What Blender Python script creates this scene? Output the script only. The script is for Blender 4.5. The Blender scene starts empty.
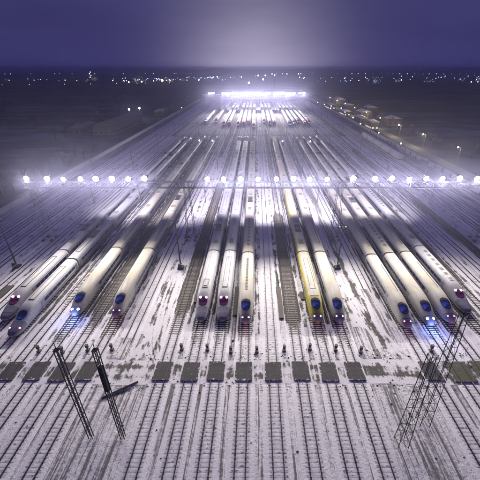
import bpy, math, random
from math import radians, sin, cos, pi, sqrt, exp
random.seed(11)
SC = bpy.context.scene
COL = SC.collection

# ------------------------------------------------------------------ camera
H = 48.5
cam_d = bpy.data.cameras.new('camera'); cam = bpy.data.objects.new('camera', cam_d); COL.objects.link(cam)
cam.location = (0, 0, H); cam.rotation_euler = (radians(90 - 27.962), 0, 0)
cam_d.sensor_width = 36; cam_d.lens = 24.3; cam_d.shift_x = -16 / 480
cam_d.clip_start = 0.5; cam_d.clip_end = 30000
SC.camera = cam

# ------------------------------------------------------------------ view / world (night)
SC.view_settings.view_transform = 'Standard'; SC.view_settings.look = 'None'
SC.view_settings.exposure = 0.0; SC.view_settings.gamma = 1.0
SC.view_settings.use_curve_mapping = False
SC.cycles.use_denoising = True
SC.cycles.max_bounces = 6
SC.cycles.volume_bounces = 0
SC.cycles.sample_clamp_indirect = 4.0

W = bpy.data.worlds.new('World'); SC.world = W; W.use_nodes = True
nt = W.node_tree; nt.nodes.clear(); N = nt.nodes; Lk = nt.links
wout = N.new('ShaderNodeOutputWorld')
sky = N.new('ShaderNodeTexSky'); sky.sky_type = 'NISHITA'; sky.sun_disc = False
sky.sun_elevation = radians(-6); sky.sun_rotation = radians(0)
bg_sky = N.new('ShaderNodeBackground'); bg_sky.inputs[1].default_value = 0.05
Lk.new(sky.outputs[0], bg_sky.inputs[0])
tc = N.new('ShaderNodeTexCoord'); sp = N.new('ShaderNodeSeparateXYZ'); Lk.new(tc.outputs['Generated'], sp.inputs[0])
def wmath(op, a, b=None, clamp=False):
    n = N.new('ShaderNodeMath'); n.operation = op; n.use_clamp = clamp
    for i, v in enumerate((a, b)):
        if v is None: continue
        if isinstance(v, (int, float)): n.inputs[i].default_value = v
        else: Lk.new(v, n.inputs[i])
    return n.outputs[0]
# night air: deep violet blue, a bit lighter overhead (low cloud above a lit city)
up = wmath('MAXIMUM', sp.outputs[2], 0.0)
grad = N.new('ShaderNodeValToRGB'); Lk.new(up, grad.inputs[0])
grad.color_ramp.elements[0].position = 0.0; grad.color_ramp.elements[0].color = (0.032, 0.030, 0.135, 1)
grad.color_ramp.elements[1].position = 0.9; grad.color_ramp.elements[1].color = (0.060, 0.056, 0.22, 1)
e = grad.color_ramp.elements.new(0.16); e.color = (0.042, 0.038, 0.135, 1)
# added sky glow up the line, brightening the top of the frame
az = wmath('DIVIDE', sp.outputs[0], 0.17)
azg = wmath('POWER', 2.718, wmath('MULTIPLY', wmath('MULTIPLY', az, az), -1.0))
elg = wmath('POWER', 2.718, wmath('MULTIPLY', up, -7.0))
fwd = wmath('GREATER_THAN', sp.outputs[1], 0.0)
cmap = N.new('ShaderNodeMapping'); Lk.new(tc.outputs['Generated'], cmap.inputs[0]); cmap.inputs['Scale'].default_value = (3.0, 3.0, 13.0)
cn = N.new('ShaderNodeTexNoise'); Lk.new(cmap.outputs[0], cn.inputs['Vector']); cn.inputs['Scale'].default_value = 1.2; cn.inputs['Detail'].default_value = 4
cloud = wmath('ADD', 0.72, wmath('MULTIPLY', cn.outputs['Fac'], 0.56))
dome = wmath('MULTIPLY', wmath('MULTIPLY', wmath('MULTIPLY', azg, elg), fwd), cloud)
bg_dome = N.new('ShaderNodeBackground'); bg_dome.inputs[0].default_value = (0.50, 0.45, 0.50, 1)
Lk.new(wmath('MULTIPLY', dome, 0.78), bg_dome.inputs[1])
bg_n = N.new('ShaderNodeBackground'); Lk.new(cloud, bg_n.inputs[1]); Lk.new(grad.outputs[0], bg_n.inputs[0])
# added paler fill glow low in the sky behind the camera, lighting the noses
back = wmath('MULTIPLY', wmath('MAXIMUM', wmath('MULTIPLY', sp.outputs[1], -1.0), 0.0), wmath('POWER', 2.718, wmath('MULTIPLY', up, -2.2)))
bg_back = N.new('ShaderNodeBackground'); bg_back.inputs[0].default_value = (0.20, 0.175, 0.165, 1); Lk.new(back, bg_back.inputs[1])
a3 = N.new('ShaderNodeAddShader')
a1 = N.new('ShaderNodeAddShader'); a2 = N.new('ShaderNodeAddShader')
Lk.new(bg_sky.outputs[0], a1.inputs[0]); Lk.new(bg_n.outputs[0], a1.inputs[1])
Lk.new(a1.outputs[0], a2.inputs[0]); Lk.new(bg_dome.outputs[0], a2.inputs[1]); Lk.new(a2.outputs[0], a3.inputs[0]); Lk.new(bg_back.outputs[0], a3.inputs[1]); Lk.new(a3.outputs[0], wout.inputs[0])

FLOOD_NEAR = 24000.0      # W of each flood bank facing the near yard
FLOOD_BACK = 28000.0
FLOOD_FAR = 44000.0
HAZE = 0.00031

# ------------------------------------------------------------------ node material helpers
class G:
    """tiny node graph builder"""
    def __init__(s, name):
        s.m = bpy.data.materials.new(name); s.m.use_nodes = True
        s.nt = s.m.node_tree; s.nt.nodes.clear(); s.n = s.nt.nodes; s.l = s.nt.links
        s.out = s.n.new('ShaderNodeOutputMaterial'); s.b = s.n.new('ShaderNodeBsdfPrincipled')
        s.l.new(s.b.outputs[0], s.out.inputs[0])
    def put(s, sock, v):
        if v is None: return
        if hasattr(v, 'is_linked') or isinstance(v, bpy.types.NodeSocket): s.l.new(v, sock)
        elif isinstance(v, (tuple, list)) and len(v) == 3 and len(sock.default_value) == 4: sock.default_value = (*v, 1)
        else: sock.default_value = v
    def math(s, op, a, b=None, c=None, clamp=False):
        n = s.n.new('ShaderNodeMath'); n.operation = op; n.use_clamp = clamp
        s.put(n.inputs[0], a); s.put(n.inputs[1], b)
        if c is not None: s.put(n.inputs[2], c)
        return n.outputs[0]
    def step(s, v, lo, hi):
        n = s.n.new('ShaderNodeMapRange'); n.interpolation_type = 'SMOOTHSTEP'
        s.put(n.inputs[0], v); n.inputs[1].default_value = lo; n.inputs[2].default_value = hi
        return n.outputs[0]
    def pos(s): return s.n.new('ShaderNodeNewGeometry').outputs['Position']
    def obj(s): return s.n.new('ShaderNodeTexCoord').outputs['Object']
    def sep(s, v):
        n = s.n.new('ShaderNodeSeparateXYZ'); s.l.new(v, n.inputs[0]); return n.outputs
    def scale(s, v, sc):
        n = s.n.new('ShaderNodeMapping'); s.l.new(v, n.inputs[0]); n.inputs['Scale'].default_value = sc; return n.outputs[0]
    def noise(s, v, sc, detail=3, rough=.5, dist=0):
        n = s.n.new('ShaderNodeTexNoise'); s.l.new(v, n.inputs['Vector'])
        n.inputs['Scale'].default_value = sc; n.inputs['Detail'].default_value = detail
        n.inputs['Roughness'].default_value = rough; n.inputs['Distortion'].default_value = dist
        return n.outputs['Fac']
    def mix(s, f, a, b):
        n = s.n.new('ShaderNodeMix'); n.data_type = 'RGBA'
        s.put(n.inputs[0], f); s.put(n.inputs[6], a); s.put(n.inputs[7], b); return n.outputs[2]
    def bump(s, h, strength=.5, dist=.1):
        n = s.n.new('ShaderNodeBump'); n.inputs['Strength'].default_value = strength
        n.inputs['Distance'].default_value = dist; s.l.new(h, n.inputs['Height']); s.l.new(n.outputs[0], s.b.inputs['Normal'])
    def attr(s, name):
        n = s.n.new('ShaderNodeAttribute'); n.attribute_name = name; return n.outputs['Fac']
    def set(s, col=None, rough=None, metal=None, emit=None, es=None, spec=None):
        s.put(s.b.inputs['Base Color'], col); s.put(s.b.inputs['Roughness'], rough); s.put(s.b.inputs['Metallic'], metal)
        if emit is not None: s.put(s.b.inputs['Emission Color'], emit); s.put(s.b.inputs['Emission Strength'], es)
        if spec is not None: s.b.inputs['Specular IOR Level'].default_value = spec
        return s.m

SNOW = (0.74, 0.71, 0.73); SNOW2 = (0.58, 0.55, 0.58); DIRT = (0.055, 0.048, 0.043); BALLAST = (0.07, 0.058, 0.05)

def simple(name, col, rough=.6, metal=0, var=.25, sc=3.0):
    g = G(name); p = g.obj()
    f = g.noise(p, sc, 4, .6)
    lo = tuple(c * (1 - var) for c in col); hi = tuple(min(1, c * (1 + var)) for c in col)
    return g.set(g.mix(f, lo, hi), rough, metal)

def emissive(name, col, strength):
    g = G(name); p = g.obj(); f = g.noise(p, 2.0, 1)
    m = g.set((.02, .02, .02), .3, 0, g.mix(f, col, tuple(min(1, c * 1.1) for c in col)), strength)
    m.cycles.emission_sampling = 'NONE'
    return m

def mat_ground():
    g = G('snow_ground'); p = g.pos(); x, y, z = g.sep(p)
    ax = g.math('ABSOLUTE', g.math('SUBTRACT', x, 0.0))
    wob = g.math('MULTIPLY', g.math('SUBTRACT', g.noise(p, .02, 3), .5), 10)
    yard = g.math('SUBTRACT', 1.0, g.step(g.math('ADD', ax, wob), 96, 104))
    yl = g.step(y, 620, 760); yard = g.math('MULTIPLY', yard, g.math('SUBTRACT', 1.0, yl))
    # yard snow: lengthwise dirty streaks from trolleys, melt water and wind
    s1 = g.noise(g.scale(p, (1.3, .035, 1)), 1.0, 4, .6)
    s2 = g.noise(g.scale(p, (3.6, .09, 1)), 1.0, 4, .65, .3)
    s3 = g.noise(g.scale(p, (.22, .012, 1)), 1.0, 2, .5)
    fine = g.noise(p, 1.7, 5, .7)
    spk = g.noise(p, 5.0, 3, .7)
    streak = g.math('ADD', g.math('MULTIPLY', s1, .5), g.math('ADD', g.math('MULTIPLY', s2, .35), g.math('MULTIPLY', fine, .15)))
    # the foreground beyond the crossing is fresher; streaks get stronger with the parked rows
    worn = g.math('ADD', g.math('MULTIPLY', g.step(y, 43, 62), .03), g.math('MULTIPLY', g.step(y, 110, 190), .065))
    t = g.math('ADD', streak, g.math('ADD', worn, g.math('MULTIPLY', g.math('SUBTRACT', s3, .5), .12)))
    dirty = g.step(t, .485, .56)
    # trampled and churned belt around the level crossing
    belt = g.math('SUBTRACT', 1.0, g.step(g.math('ABSOLUTE', g.math('SUBTRACT', y, 40.6)), 1.5, 6.0))
    ch = g.noise(g.scale(p, (.8, 1.5, 1)), 1.6, 5, .75, .6)
    churn = g.step(g.math('ADD', ch, g.math('MULTIPLY', belt, .12)), .56, .63)
    specks = g.step(g.math('ADD', spk, g.math('MULTIPLY', fine, .35)), .73, .80)
    d = g.math('MAXIMUM', g.math('MULTIPLY', dirty, .85), g.math('MAXIMUM', g.math('MULTIPLY', churn, g.math('ADD', .35, g.math('MULTIPLY', belt, .5))), g.math('MULTIPLY', specks, .75)))
    snow = g.mix(g.noise(p, .35, 4, .6), SNOW2, SNOW)
    soil = g.mix(fine, (.024, .021, .022), (.10, .088, .08))
    yc = g.mix(d, snow, soil)
    # farmland beyond: thin blown snow over dark stubble, hedges
    f1 = g.noise(g.scale(p, (.004, .02, 1)), 1.0, 5, .6, 1.0)
    f2 = g.noise(p, .035, 5, .65)
    fl = g.step(g.math('ADD', g.math('MULTIPLY', f1, .6), g.math('MULTIPLY', f2, .4)), .45, .62)
    land = g.mix(fl, (.010, .011, .018), (.075, .078, .11))
    col = g.mix(yard, land, yc)
    g.bump(g.math('ADD', g.math('MULTIPLY', g.noise(p, .9, 5, .65), 1.0), g.math('MULTIPLY', s2, .7)), .55, .22)
    return g.set(col, .85, 0, spec=.25)

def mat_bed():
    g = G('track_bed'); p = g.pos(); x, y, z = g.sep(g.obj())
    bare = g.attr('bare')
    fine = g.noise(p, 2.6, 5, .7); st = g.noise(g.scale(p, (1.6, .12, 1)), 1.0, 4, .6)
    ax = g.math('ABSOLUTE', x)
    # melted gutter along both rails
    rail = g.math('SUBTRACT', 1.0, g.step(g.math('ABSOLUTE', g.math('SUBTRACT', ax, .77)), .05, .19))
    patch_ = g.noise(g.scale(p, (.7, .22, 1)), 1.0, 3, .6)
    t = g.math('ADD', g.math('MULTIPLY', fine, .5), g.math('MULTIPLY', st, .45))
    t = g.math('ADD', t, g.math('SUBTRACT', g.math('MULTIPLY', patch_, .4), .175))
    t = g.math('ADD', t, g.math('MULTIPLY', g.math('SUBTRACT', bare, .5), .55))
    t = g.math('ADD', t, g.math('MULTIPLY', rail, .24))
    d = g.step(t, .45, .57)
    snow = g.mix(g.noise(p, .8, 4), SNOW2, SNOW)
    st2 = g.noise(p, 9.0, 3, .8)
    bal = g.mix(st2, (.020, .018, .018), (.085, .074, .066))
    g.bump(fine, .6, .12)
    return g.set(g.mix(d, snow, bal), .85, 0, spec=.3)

def mat_sleeper(snowy):
    g = G('concrete_sleeper_snowy' if snowy else 'concrete_sleeper'); p = g.pos()
    n = g.noise(p, 1.8, 4, .7)
    d = g.step(n, .36, .50) if snowy else g.step(n, .58, .7)
    if snowy: return g.set(g.mix(d, (.15, .135, .125), SNOW2), .85)
    return g.set(g.mix(d, (.17, .15, .13), SNOW2), .85)

M = {}
M['ground'] = mat_ground(); M['bed'] = mat_bed()
M['slp_s'] = mat_sleeper(True); M['slp_b'] = mat_sleeper(False)
g = G('rusty_rail'); p = g.obj(); n = g.noise(g.scale(p, (1, .5, 1)), 2.0, 3)
M['rail'] = g.set(g.mix(n, (.02, .016, .015), (.06, .048, .042)), .5, .3)

def mat_paint(name, col, snowcol, amount, rough=.46):
    """coach paint with thin frost and dirt: frost gathers on faces that look up"""
    g = G(name); p = g.obj(); nrm = g.sep(g.n.new('ShaderNodeNewGeometry').outputs['Normal'])
    n1 = g.noise(g.scale(p, (1.2, .35, 1)), 1.0, 5, .65); n2 = g.noise(g.scale(p, (3, .5, 3)), 1.6, 4, .7)
    upf = g.step(nrm[2], .45, .9)
    fr = g.math('MULTIPLY', upf, g.step(g.math('ADD', n1, amount), .45, .62))
    dirt = g.math('MULTIPLY', g.step(n2, .42, .70), .6)
    base = g.mix(dirt, col, tuple(c * .55 for c in col))
    c = g.mix(fr, base, snowcol)
    r = g.math('ADD', rough, g.math('MULTIPLY', fr, .45))
    return g.set(c, r, 0, spec=.25)
M['cream'] = mat_paint('cream_coach_paint', (.34, .325, .31), (.39, .35, .275), .08)
M['silver'] = mat_paint('silver_coach_paint', (.34, .33, .36), (.42, .395, .37), .0)
M['yellow'] = mat_paint('yellow_coach_paint', (.36, .30, .05), (.38, .345, .22), -.15)
M['white_roof'] = mat_paint('white_roof_paint', (.38, .36, .32), (.43, .40, .34), .05)
M['nose_grey'] = mat_paint('grey_nose_paint', (.17, .165, .21), (.24, .23, .26), -.12)
M['seam_black'] = simple('black_glazing_rubber', (.012, .012, .016), .35)
M['stripe'] = simple('blue_side_stripe', (.05, .06, .20), .35)
M['doorp'] = simple('coach_door_paint', (.22, .21, .24), .4, 0, .3)
M['band'] = simple('window_band_paint', (.12, .12, .17), .3, 0, .3)
M['glass_strip'] = simple('coach_window_glass', (.02, .025, .07), .12, 0, .2)
g = G('lit_blue_windscreen'); p = g.obj(); n = g.noise(p, .9, 2); ox, oy, oz = g.sep(p)
cab = g.math('MULTIPLY', g.math('SUBTRACT', 1.0, g.step(oy, 2.9, 4.6)), g.step(oy, 2.3, 2.9))   # desk displays low in the cab
cab = g.math('MULTIPLY', cab, g.step(n, .35, .6)); 
M['ws_blue'] = g.set((.008, .010, .03), .08, 0, g.mix(cab, (.003, .004, .03), (.05, .08, .60)), .5)
M['ws_blue'].cycles.emission_sampling = 'NONE'
g = G('lit_magenta_windscreen'); p = g.obj(); n = g.noise(p, 1.3, 2)
M['ws_mag'] = g.set((.03, .01, .03), .08, 0, g.mix(g.step(n, .4, .62), (.015, .003, .02), (.17, .012, .10)), .4)
M['ws_mag'].cycles.emission_sampling = 'NONE'
M['dark'] = simple('dark_equipment', (.035, .034, .04), .7)
M['seam'] = simple('roof_seam_rubber', (.09, .085, .075), .7)
M['skirt'] = simple('dirty_underframe', (.06, .055, .055), .7)
M['lamp_red'] = emissive('red_marker_lamp', (1, .06, .14), 34)
M['lamp_pink'] = emissive('pink_white_lamp', (1, .45, .62), 26)
M['lamp_blue'] = emissive('blue_white_headlamp', (.30, .42, 1), 30)
M['lamp_white'] = emissive('cold_white_headlamp', (.62, .72, 1), 40)
M['flood'] = emissive('floodlight_glass', (1, .97, 1), 80)
M['flood_far'] = emissive('far_floodlight_glass', (1, .96, .98), 30)
M['steel'] = simple('galvanised_steel', (.13, .125, .15), .55, .3)
M['dsteel'] = simple('dark_painted_steel', (.035, .034, .045), .6, .2)
M['concrete'] = simple('foundation_concrete', (.10, .09, .085), .9)
def mat_panel(name, col):
    g = G(name); p = g.pos(); x, y, z = g.sep(g.obj())
    edge = g.math('MAXIMUM', g.step(g.math('ABSOLUTE', x), 1.0, 1.75), g.step(g.math('ABSOLUTE', y), 1.35, 2.3))
    n = g.noise(p, 2.2, 5, .75, .4)
    d = g.step(g.math('ADD', n, g.math('MULTIPLY', edge, .16)), .635, .70)
    lane = g.noise(g.scale(p, (.5, 3.0, 1)), 1.0, 3, .6)
    base = g.mix(lane, tuple(c * .5 for c in col), tuple(c * 1.6 for c in col))
    g.bump(n, .6, .05)
    return g.set(g.mix(d, base, SNOW2), .85)
M['panel'] = mat_panel('rubber_crossing_panel', (.030, .026, .029)); M['panel_olive'] = mat_panel('muddy_crossing_panel', (.060, .056, .036))
M['board'] = simple('weathered_walkway_board', (.075, .064, .05), .85, 0, .4, 1.0)
M['wall'] = simple('rendered_wall', (.13, .12, .105), .9)
M['brick'] = simple('dark_brick_wall', (.12, .085, .07), .9)
M['snowroof'] = simple('snowy_roof', (.55, .52, .53), .9, 0, .25, .3)
M['darkroof'] = simple('dim_metal_roof', (.16, .15, .12), .8, 0, .4, .1)
M['bark'] = simple('tree_bark', (.05, .04, .035), .9)
M['twigs'] = simple('bare_twigs', (.055, .048, .048), .9)
M['road'] = simple('packed_snow_road', (.13, .125, .125), .9, 0, .3, .25)
M['sodium'] = emissive('sodium_lamp', (1, .88, .55), 40)
M['city_white'] = emissive('city_lamp_white', (.85, .85, 1), 14)
M['city_warm'] = emissive('city_lamp_warm', (1, .72, .40), 14)
M['city_blue'] = emissive('city_lamp_blue', (.25, .42, 1), 16)
M['win_lit'] = emissive('lit_windows', (1, .85, .6), .9)
M['win_blue'] = emissive('lit_windows_blue', (.35, .5, 1), 2.0)

# ------------------------------------------------------------------ mesh helpers
class MB:
    def __init__(s): s.v = []; s.f = []; s.mi = []
    def quad(s, a, b, c, d, mi=0):
        k = len(s.v); s.v += [a, b, c, d]; s.f.append((k, k + 1, k + 2, k + 3)); s.mi.append(mi)
    def box(s, x0, x1, y0, y1, z0, z1, mi=0):
        k = len(s.v)
        s.v += [(x0, y0, z0), (x1, y0, z0), (x1, y1, z0), (x0, y1, z0), (x0, y0, z1), (x1, y0, z1), (x1, y1, z1), (x0, y1, z1)]
        for f in ((0, 3, 2, 1), (4, 5, 6, 7), (0, 1, 5, 4), (1, 2, 6, 5), (2, 3, 7, 6), (3, 0, 4, 7)):
            s.f.append(tuple(k + i for i in f)); s.mi.append(mi)
        return s
    def bar(s, a, b, r, n=4, r2=None, mi=0):
        from mathutils import Vector
        r2 = r if r2 is None else r2
        a = Vector(a); b = Vector(b); d = (b - a).normalized()
        u = d.orthogonal().normalized(); w = d.cross(u); k = len(s.v)
        for q, rr in ((a, r), (b, r2)):
            for i in range(n):
                t = 2 * pi * (i + .5) / n; s.v.append(tuple(q + u * (cos(t) * rr) + w * (sin(t) * rr)))
        for i in range(n):
            j = (i + 1) % n; s.f.append((k + i, k + j, k + n + j, k + n + i)); s.mi.append(mi)
        s.f.append(tuple(k + i for i in range(n))[::-1]); s.mi.append(mi)
        s.f.append(tuple(k + n + i for i in range(n))); s.mi.append(mi)
        return s
    def ball(s, c, r, n=8, m=5):
        k = len(s.v)
        for i in range(m + 1):
            t = pi * i / m
            for j in range(n):
                p_ = 2 * pi * j / n
                s.v.append((c[0] + r * sin(t) * cos(p_), c[1] + r * sin(t) * sin(p_), c[2] + r * cos(t)))
        for i in range(m):
            for j in range(n):
                q = (j + 1) % n
                s.f.append((k + i * n + j, k + (i + 1) * n + j, k + (i + 1) * n + q, k + i * n + q)); s.mi.append(0)
        return s
    def mesh(s, name, mats, smooth=False):
        me = bpy.data.meshes.new(name); me.from_pydata(s.v, [], s.f)
        for m in (mats if isinstance(mats, (list, tuple)) else [mats]): me.materials.append(m)
        if any(s.mi): me.polygons.foreach_set('material_index', s.mi)
        if smooth: me.polygons.foreach_set('use_smooth', [True] * len(s.f))
        me.update(); return me
    def build(s, name, mats, parent=None, loc=(0, 0, 0), smooth=False):
        return put(name, s.mesh(name, mats, smooth), parent, loc)

def put(name, me, parent=None, loc=(0, 0, 0), rz=0):
    o = bpy.data.objects.new(name, me); COL.objects.link(o); o.parent = parent; o.location = loc; o.rotation_euler = (0, 0, rz); return o
def tag(o, label, cat, group=None, kind=None):
    if label: o['label'] = label
    if cat: o['category'] = cat
    if group: o['group'] = group
    if kind: o['kind'] = kind
    return o
def thing(name, label, cat, loc=(0, 0, 0), group=None, rz=0):
    o = bpy.data.objects.new(name, None); COL.objects.link(o); o.location = loc; o.rotation_euler = (0, 0, rz)
    o.empty_display_size = .5
    return tag(o, label, cat, group)
KIDS = {}
def copy_tree(o, parent=None, first=True):
    c = o.copy(); COL.objects.link(c); c.parent = parent
    for ch in o.children: copy_tree(ch, c)
    return c

# ------------------------------------------------------------------ ground, road, path
MB_ = MB(); MB_.quad((-5200, -700, 0), (5200, -700, 0), (5200, 7000, 0), (-5200, 7000, 0))
tag(MB_.build('ground', M['ground']), None, None, kind='structure')
rh = random.Random(8)
def ridge(y, hh, n=120):
    v = []; f = []; ph = [rh.uniform(0, 6) for _ in range(4)]
    for i in range(n + 1):
        x = -5100 + 10200 * i / n
        z = hh * (.45 + .25 * sin(x * .0011 + ph[0]) + .18 * sin(x * .0031 + ph[1]) + .1 * sin(x * .009 + ph[2]) + .06 * rh.random())
        v += [(x, y - 300, -.5), (x, y, max(2, z)), (x, y + 300, -.5)]
    for i in range(n):
        k = i * 3; f += [(k, k + 3, k + 4, k + 1), (k + 1, k + 4, k + 5, k + 2)]
    me = bpy.data.meshes.new('hills'); me.from_pydata(v, [], f); me.materials.append(M['hill']); tag(put('hills', me), None, None, kind='structure')
M['hill'] = simple('wooded_hill', (.03, .03, .035), .9, 0, .5, .01)
ridge(4600, 44); ridge(6300, 57)
b = MB(); b.quad((105.5, -100, .012), (112.5, -100, .012), (112.5, 900, .012), (105.5, 900, .012))
tag(b.build('road', M['road']), None, None, kind='structure')

# ------------------------------------------------------------------ tracks
NAMES = {}
TX = [-85.4, -80.6, -75.8, -71.0, -63.6, -58.8, -54.0, -49.2, -44.3, -39.6, -35.0, -30.4, -25.7, -16.8, -11.8, -7.2, -2.2, 3.1, 8.1,
      13.1, 17.8, 27.4, 31.6, 36.8, 41.5, 46.8, 51.6, 56.4, 61.2, 66.0, 75.2, 80.0, 84.8]
TLAB = {
 -85.4: 'snowed-over empty track nearest the left boundary fence', -80.6: 'second snowy empty track from the left boundary fence',
 -75.8: 'third snowy empty track from the left boundary fence', -71.0: 'snowy empty track just left of the leftmost gantry tower',
 -63.6: 'snowy empty track just right of the leftmost gantry tower', -58.8: 'streaky empty track beside the leftmost parked train',
 -54.0: 'track under the leftmost train in the front row', -49.2: 'track under the second train from the left',
 -44.3: 'empty snowy track between the second and third trains', -39.6: 'track under the third train with bright blue headlamps',
 -35.0: 'bare dark ballast track between the two cream left trains', -30.4: 'track under the fourth train from the left',
 -25.7: 'short snowy track ending left of the tall thin mast', -16.8: 'partly bare empty track left of the middle three trains',
 -11.8: 'track under the left train of the middle three', -7.2: 'track under the centre train of the middle three',
 -2.2: 'track under the right train of the middle three', 3.1: 'snow-filled empty track right of the middle three trains',
 8.1: 'bare brown empty track left of the yellow train', 13.1: 'track under the yellow train', 17.8: 'track under the cream train right of the yellow one',
 27.4: 'short track in the muddy gap before the right four trains', 31.6: 'track under the first of the right four trains',
 36.8: 'track under the right train with bright blue headlamps', 41.5: 'track under the third of the right four trains',
 46.8: 'track under the rightmost train in the front row', 51.6: 'dark bare track right of the rightmost train',
 56.4: 'snowy empty track second right of the rightmost train', 61.2: 'snowy empty track third right of the rightmost train',
 66.0: 'bare dark track just left of the rightmost gantry tower', 75.2: 'snowy empty track just right of the rightmost gantry tower',
 80.0: 'snowy empty track left of the works train track', 84.8: 'track under the white works wagons at the yard edge'}
START = {-25.7: 47.5, 27.4: 64.0}
Y0, Y1 = -70.0, 590.0
def smooth(a, b_, v):
    t = max(0, min(1, (v - a) / (b_ - a))); return t * t * (3 - 2 * t)
def win(y, a, b_, s=6): return smooth(a - s, a + s, y) * (1 - smooth(b_ - s, b_ + s, y))
def bare_and_shade_at(x, y):
    v = .30
    if x < -56: v = .16 + .12 * (x in (-58.8, -71.0))
    if x > 70: v = .22
    if 44 > y: v = min(v, .26)
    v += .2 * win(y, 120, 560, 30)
    if x == -35.0: v += .75 * win(y, 54, 230)
    if x == -16.8: v += .62 * win(y, 56, 150, 4)
    if x == 8.1: v += .75 * win(y, 53, 112, 3)
    if x == 3.1: v -= .10
    if x == 51.6: v += .6 * win(y, 66, 240)
    if x == 66.0: v += .62 * win(y, 74, 220)
    if x == 56.4: v += .25 * win(y, 110, 230)
    if x == -44.3: v += .35 * win(y, 58, 200)
    if x in (-49.2, -39.6, -30.4, -11.8, -7.2, -2.2, 13.1, 17.8, 31.6, 36.8, 41.5, 46.8): v += .50 * win(y, 49, 262, 5)  # bare ballast under trains; also paints the dark shadow ahead of their noses
    return v
def bed_mesh(tx, y0, y1):
    ys = []; y = y0
    while y < y1: ys.append(y); y += 4.0
    ys.append(y1); xs = (-2.2, -1.45, -.75, 0, .75, 1.45, 2.2); zs = (-.02, .05, .06, .06, .06, .05, -.02)
    v = []; at = []; f = []
    for y in ys:
        bb = bare_and_shade_at(tx, y)
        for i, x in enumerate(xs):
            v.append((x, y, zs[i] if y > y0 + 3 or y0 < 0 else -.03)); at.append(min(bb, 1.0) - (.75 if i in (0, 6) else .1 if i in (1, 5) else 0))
    for j in range(len(ys) - 1):
        for i in range(6):
            k = j * 7 + i; f.append((k, k + 1, k + 8, k + 7))
    me = bpy.data.meshes.new('ballast_bed'); me.from_pydata(v, [], f); me.materials.append(M['bed'])
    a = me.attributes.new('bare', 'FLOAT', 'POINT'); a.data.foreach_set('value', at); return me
def rail_mesh(y0, y1):
    m = MB(); m.box(-.075, .075, y0, y1, .06, .085); m.box(-.02, .02, y0, y1, .085, .20); m.box(-.045, .045, y0, y1, .20, .24)
    return m.mesh('rail', M['rail'])
def sleeper_mesh(y0, y1, mat, zt=.088):
    m = MB(); y = y0; mats = mat if isinstance(mat, list) else [mat]
    while y < y1:
        q = 1 if (len(mats) > 1 and y > 50) else 0; m.box(-1.25, 1.25, y - .13, y + .13, .03, .088 if q else .072, q); y += .6
    return m.mesh('sleeper', mat)
rail_full = rail_mesh(Y0, Y1)
slp = {'s': sleeper_mesh(Y0, 300, M['slp_s'], .072), 'b': sleeper_mesh(Y0, 300, [M['slp_s'], M['slp_b']])}
for tx in TX:
    t = thing('railway_track', TLAB[tx], 'railway track', (tx, 0, 0), 'parallel tracks of the train yard')
    y0 = START.get(tx, Y0)
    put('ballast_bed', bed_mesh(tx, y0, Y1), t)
    if y0 == Y0: rm = rail_full; sm = slp['s']
    else: rm = rail_mesh(y0, Y1); sm = sleeper_mesh(y0 + 6, 300, M['slp_s'], .072)
    if tx in (-35.0, 8.1, -16.8, 51.6, 66.0): sm = slp['b']
    for s in (-.7535, .7535): put('rail', rm, t, (s, 0, 0))
    o = put('sleepers', sm, t); o['kind'] = 'stuff'

# service paths and painted train shade between tracks (dirty strips with ragged, noisy edges)
def path_shade_strip(name, pts, w, bare):
    v = []; f = []; at = []
    for (x, y) in pts:
        for i, dx in enumerate((-w / 2 - .9, -w / 4, w / 4, w / 2 + .9)):
            v.append((x + dx, y, .006 if i in (0, 3) else .014)); at.append(-.25 if i in (0, 3) else bare)
    for j in range(len(pts) - 1):
        for i in range(3): k = j * 4 + i; f.append((k, k + 1, k + 5, k + 4))
    me = bpy.data.meshes.new(name); me.from_pydata(v, [], f); me.materials.append(M['path_and_shade'])
    a = me.attributes.new('bare', 'FLOAT', 'POINT'); a.data.foreach_set('value', at)
    return tag(put(name, me), None, None, kind='structure')
g = G('muddy_path_and_shade'); p = g.pos(); fine = g.noise(p, 1.9, 5, .7); st = g.noise(g.scale(p, (1.4, .10, 1)), 1.0, 4, .65)
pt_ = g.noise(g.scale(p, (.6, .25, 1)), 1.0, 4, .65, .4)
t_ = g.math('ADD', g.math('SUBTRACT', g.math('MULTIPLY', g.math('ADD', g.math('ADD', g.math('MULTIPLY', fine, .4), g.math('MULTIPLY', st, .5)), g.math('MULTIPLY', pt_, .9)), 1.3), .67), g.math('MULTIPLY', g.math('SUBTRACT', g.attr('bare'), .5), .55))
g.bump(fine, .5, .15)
M['path_and_shade'] = g.set(g.mix(g.step(t_, .48, .68), SNOW2, g.mix(g.noise(p, 6, 3), (.020, .018, .019), (.095, .084, .070))), .85)
def lin(x0, y0, x1, y1, n=14, wob=.25): return [(x0 + (x1 - x0) * i / n + wob * sin(i * 1.7), y0 + (y1 - y0) * i / n) for i in range(n + 1)]
path_shade_strip('path_and_shade', lin(25.2, 46, 23.6, 84), 1.5, .78)
path_shade_strip('path_and_shade', lin(21.6, 52, 20.9, 88), .7, .62)
path_shade_strip('path_and_shade', lin(-22.8, 50, -22.2, 200, 20), 1.1, .62)
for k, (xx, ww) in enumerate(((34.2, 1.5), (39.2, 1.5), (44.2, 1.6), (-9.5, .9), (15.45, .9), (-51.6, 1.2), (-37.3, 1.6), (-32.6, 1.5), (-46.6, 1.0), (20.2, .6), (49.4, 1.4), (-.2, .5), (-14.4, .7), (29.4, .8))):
    path_shade_strip('path_and_shade', lin(xx, 53 + k % 4, xx, 262, 40, .1), ww, .84)  # bare ground plus the dark shade between parked trains, painted in colour
path_shade_strip('path_and_shade', lin(5.5, 56, 5.4, 96), 1.0, .75)
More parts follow.
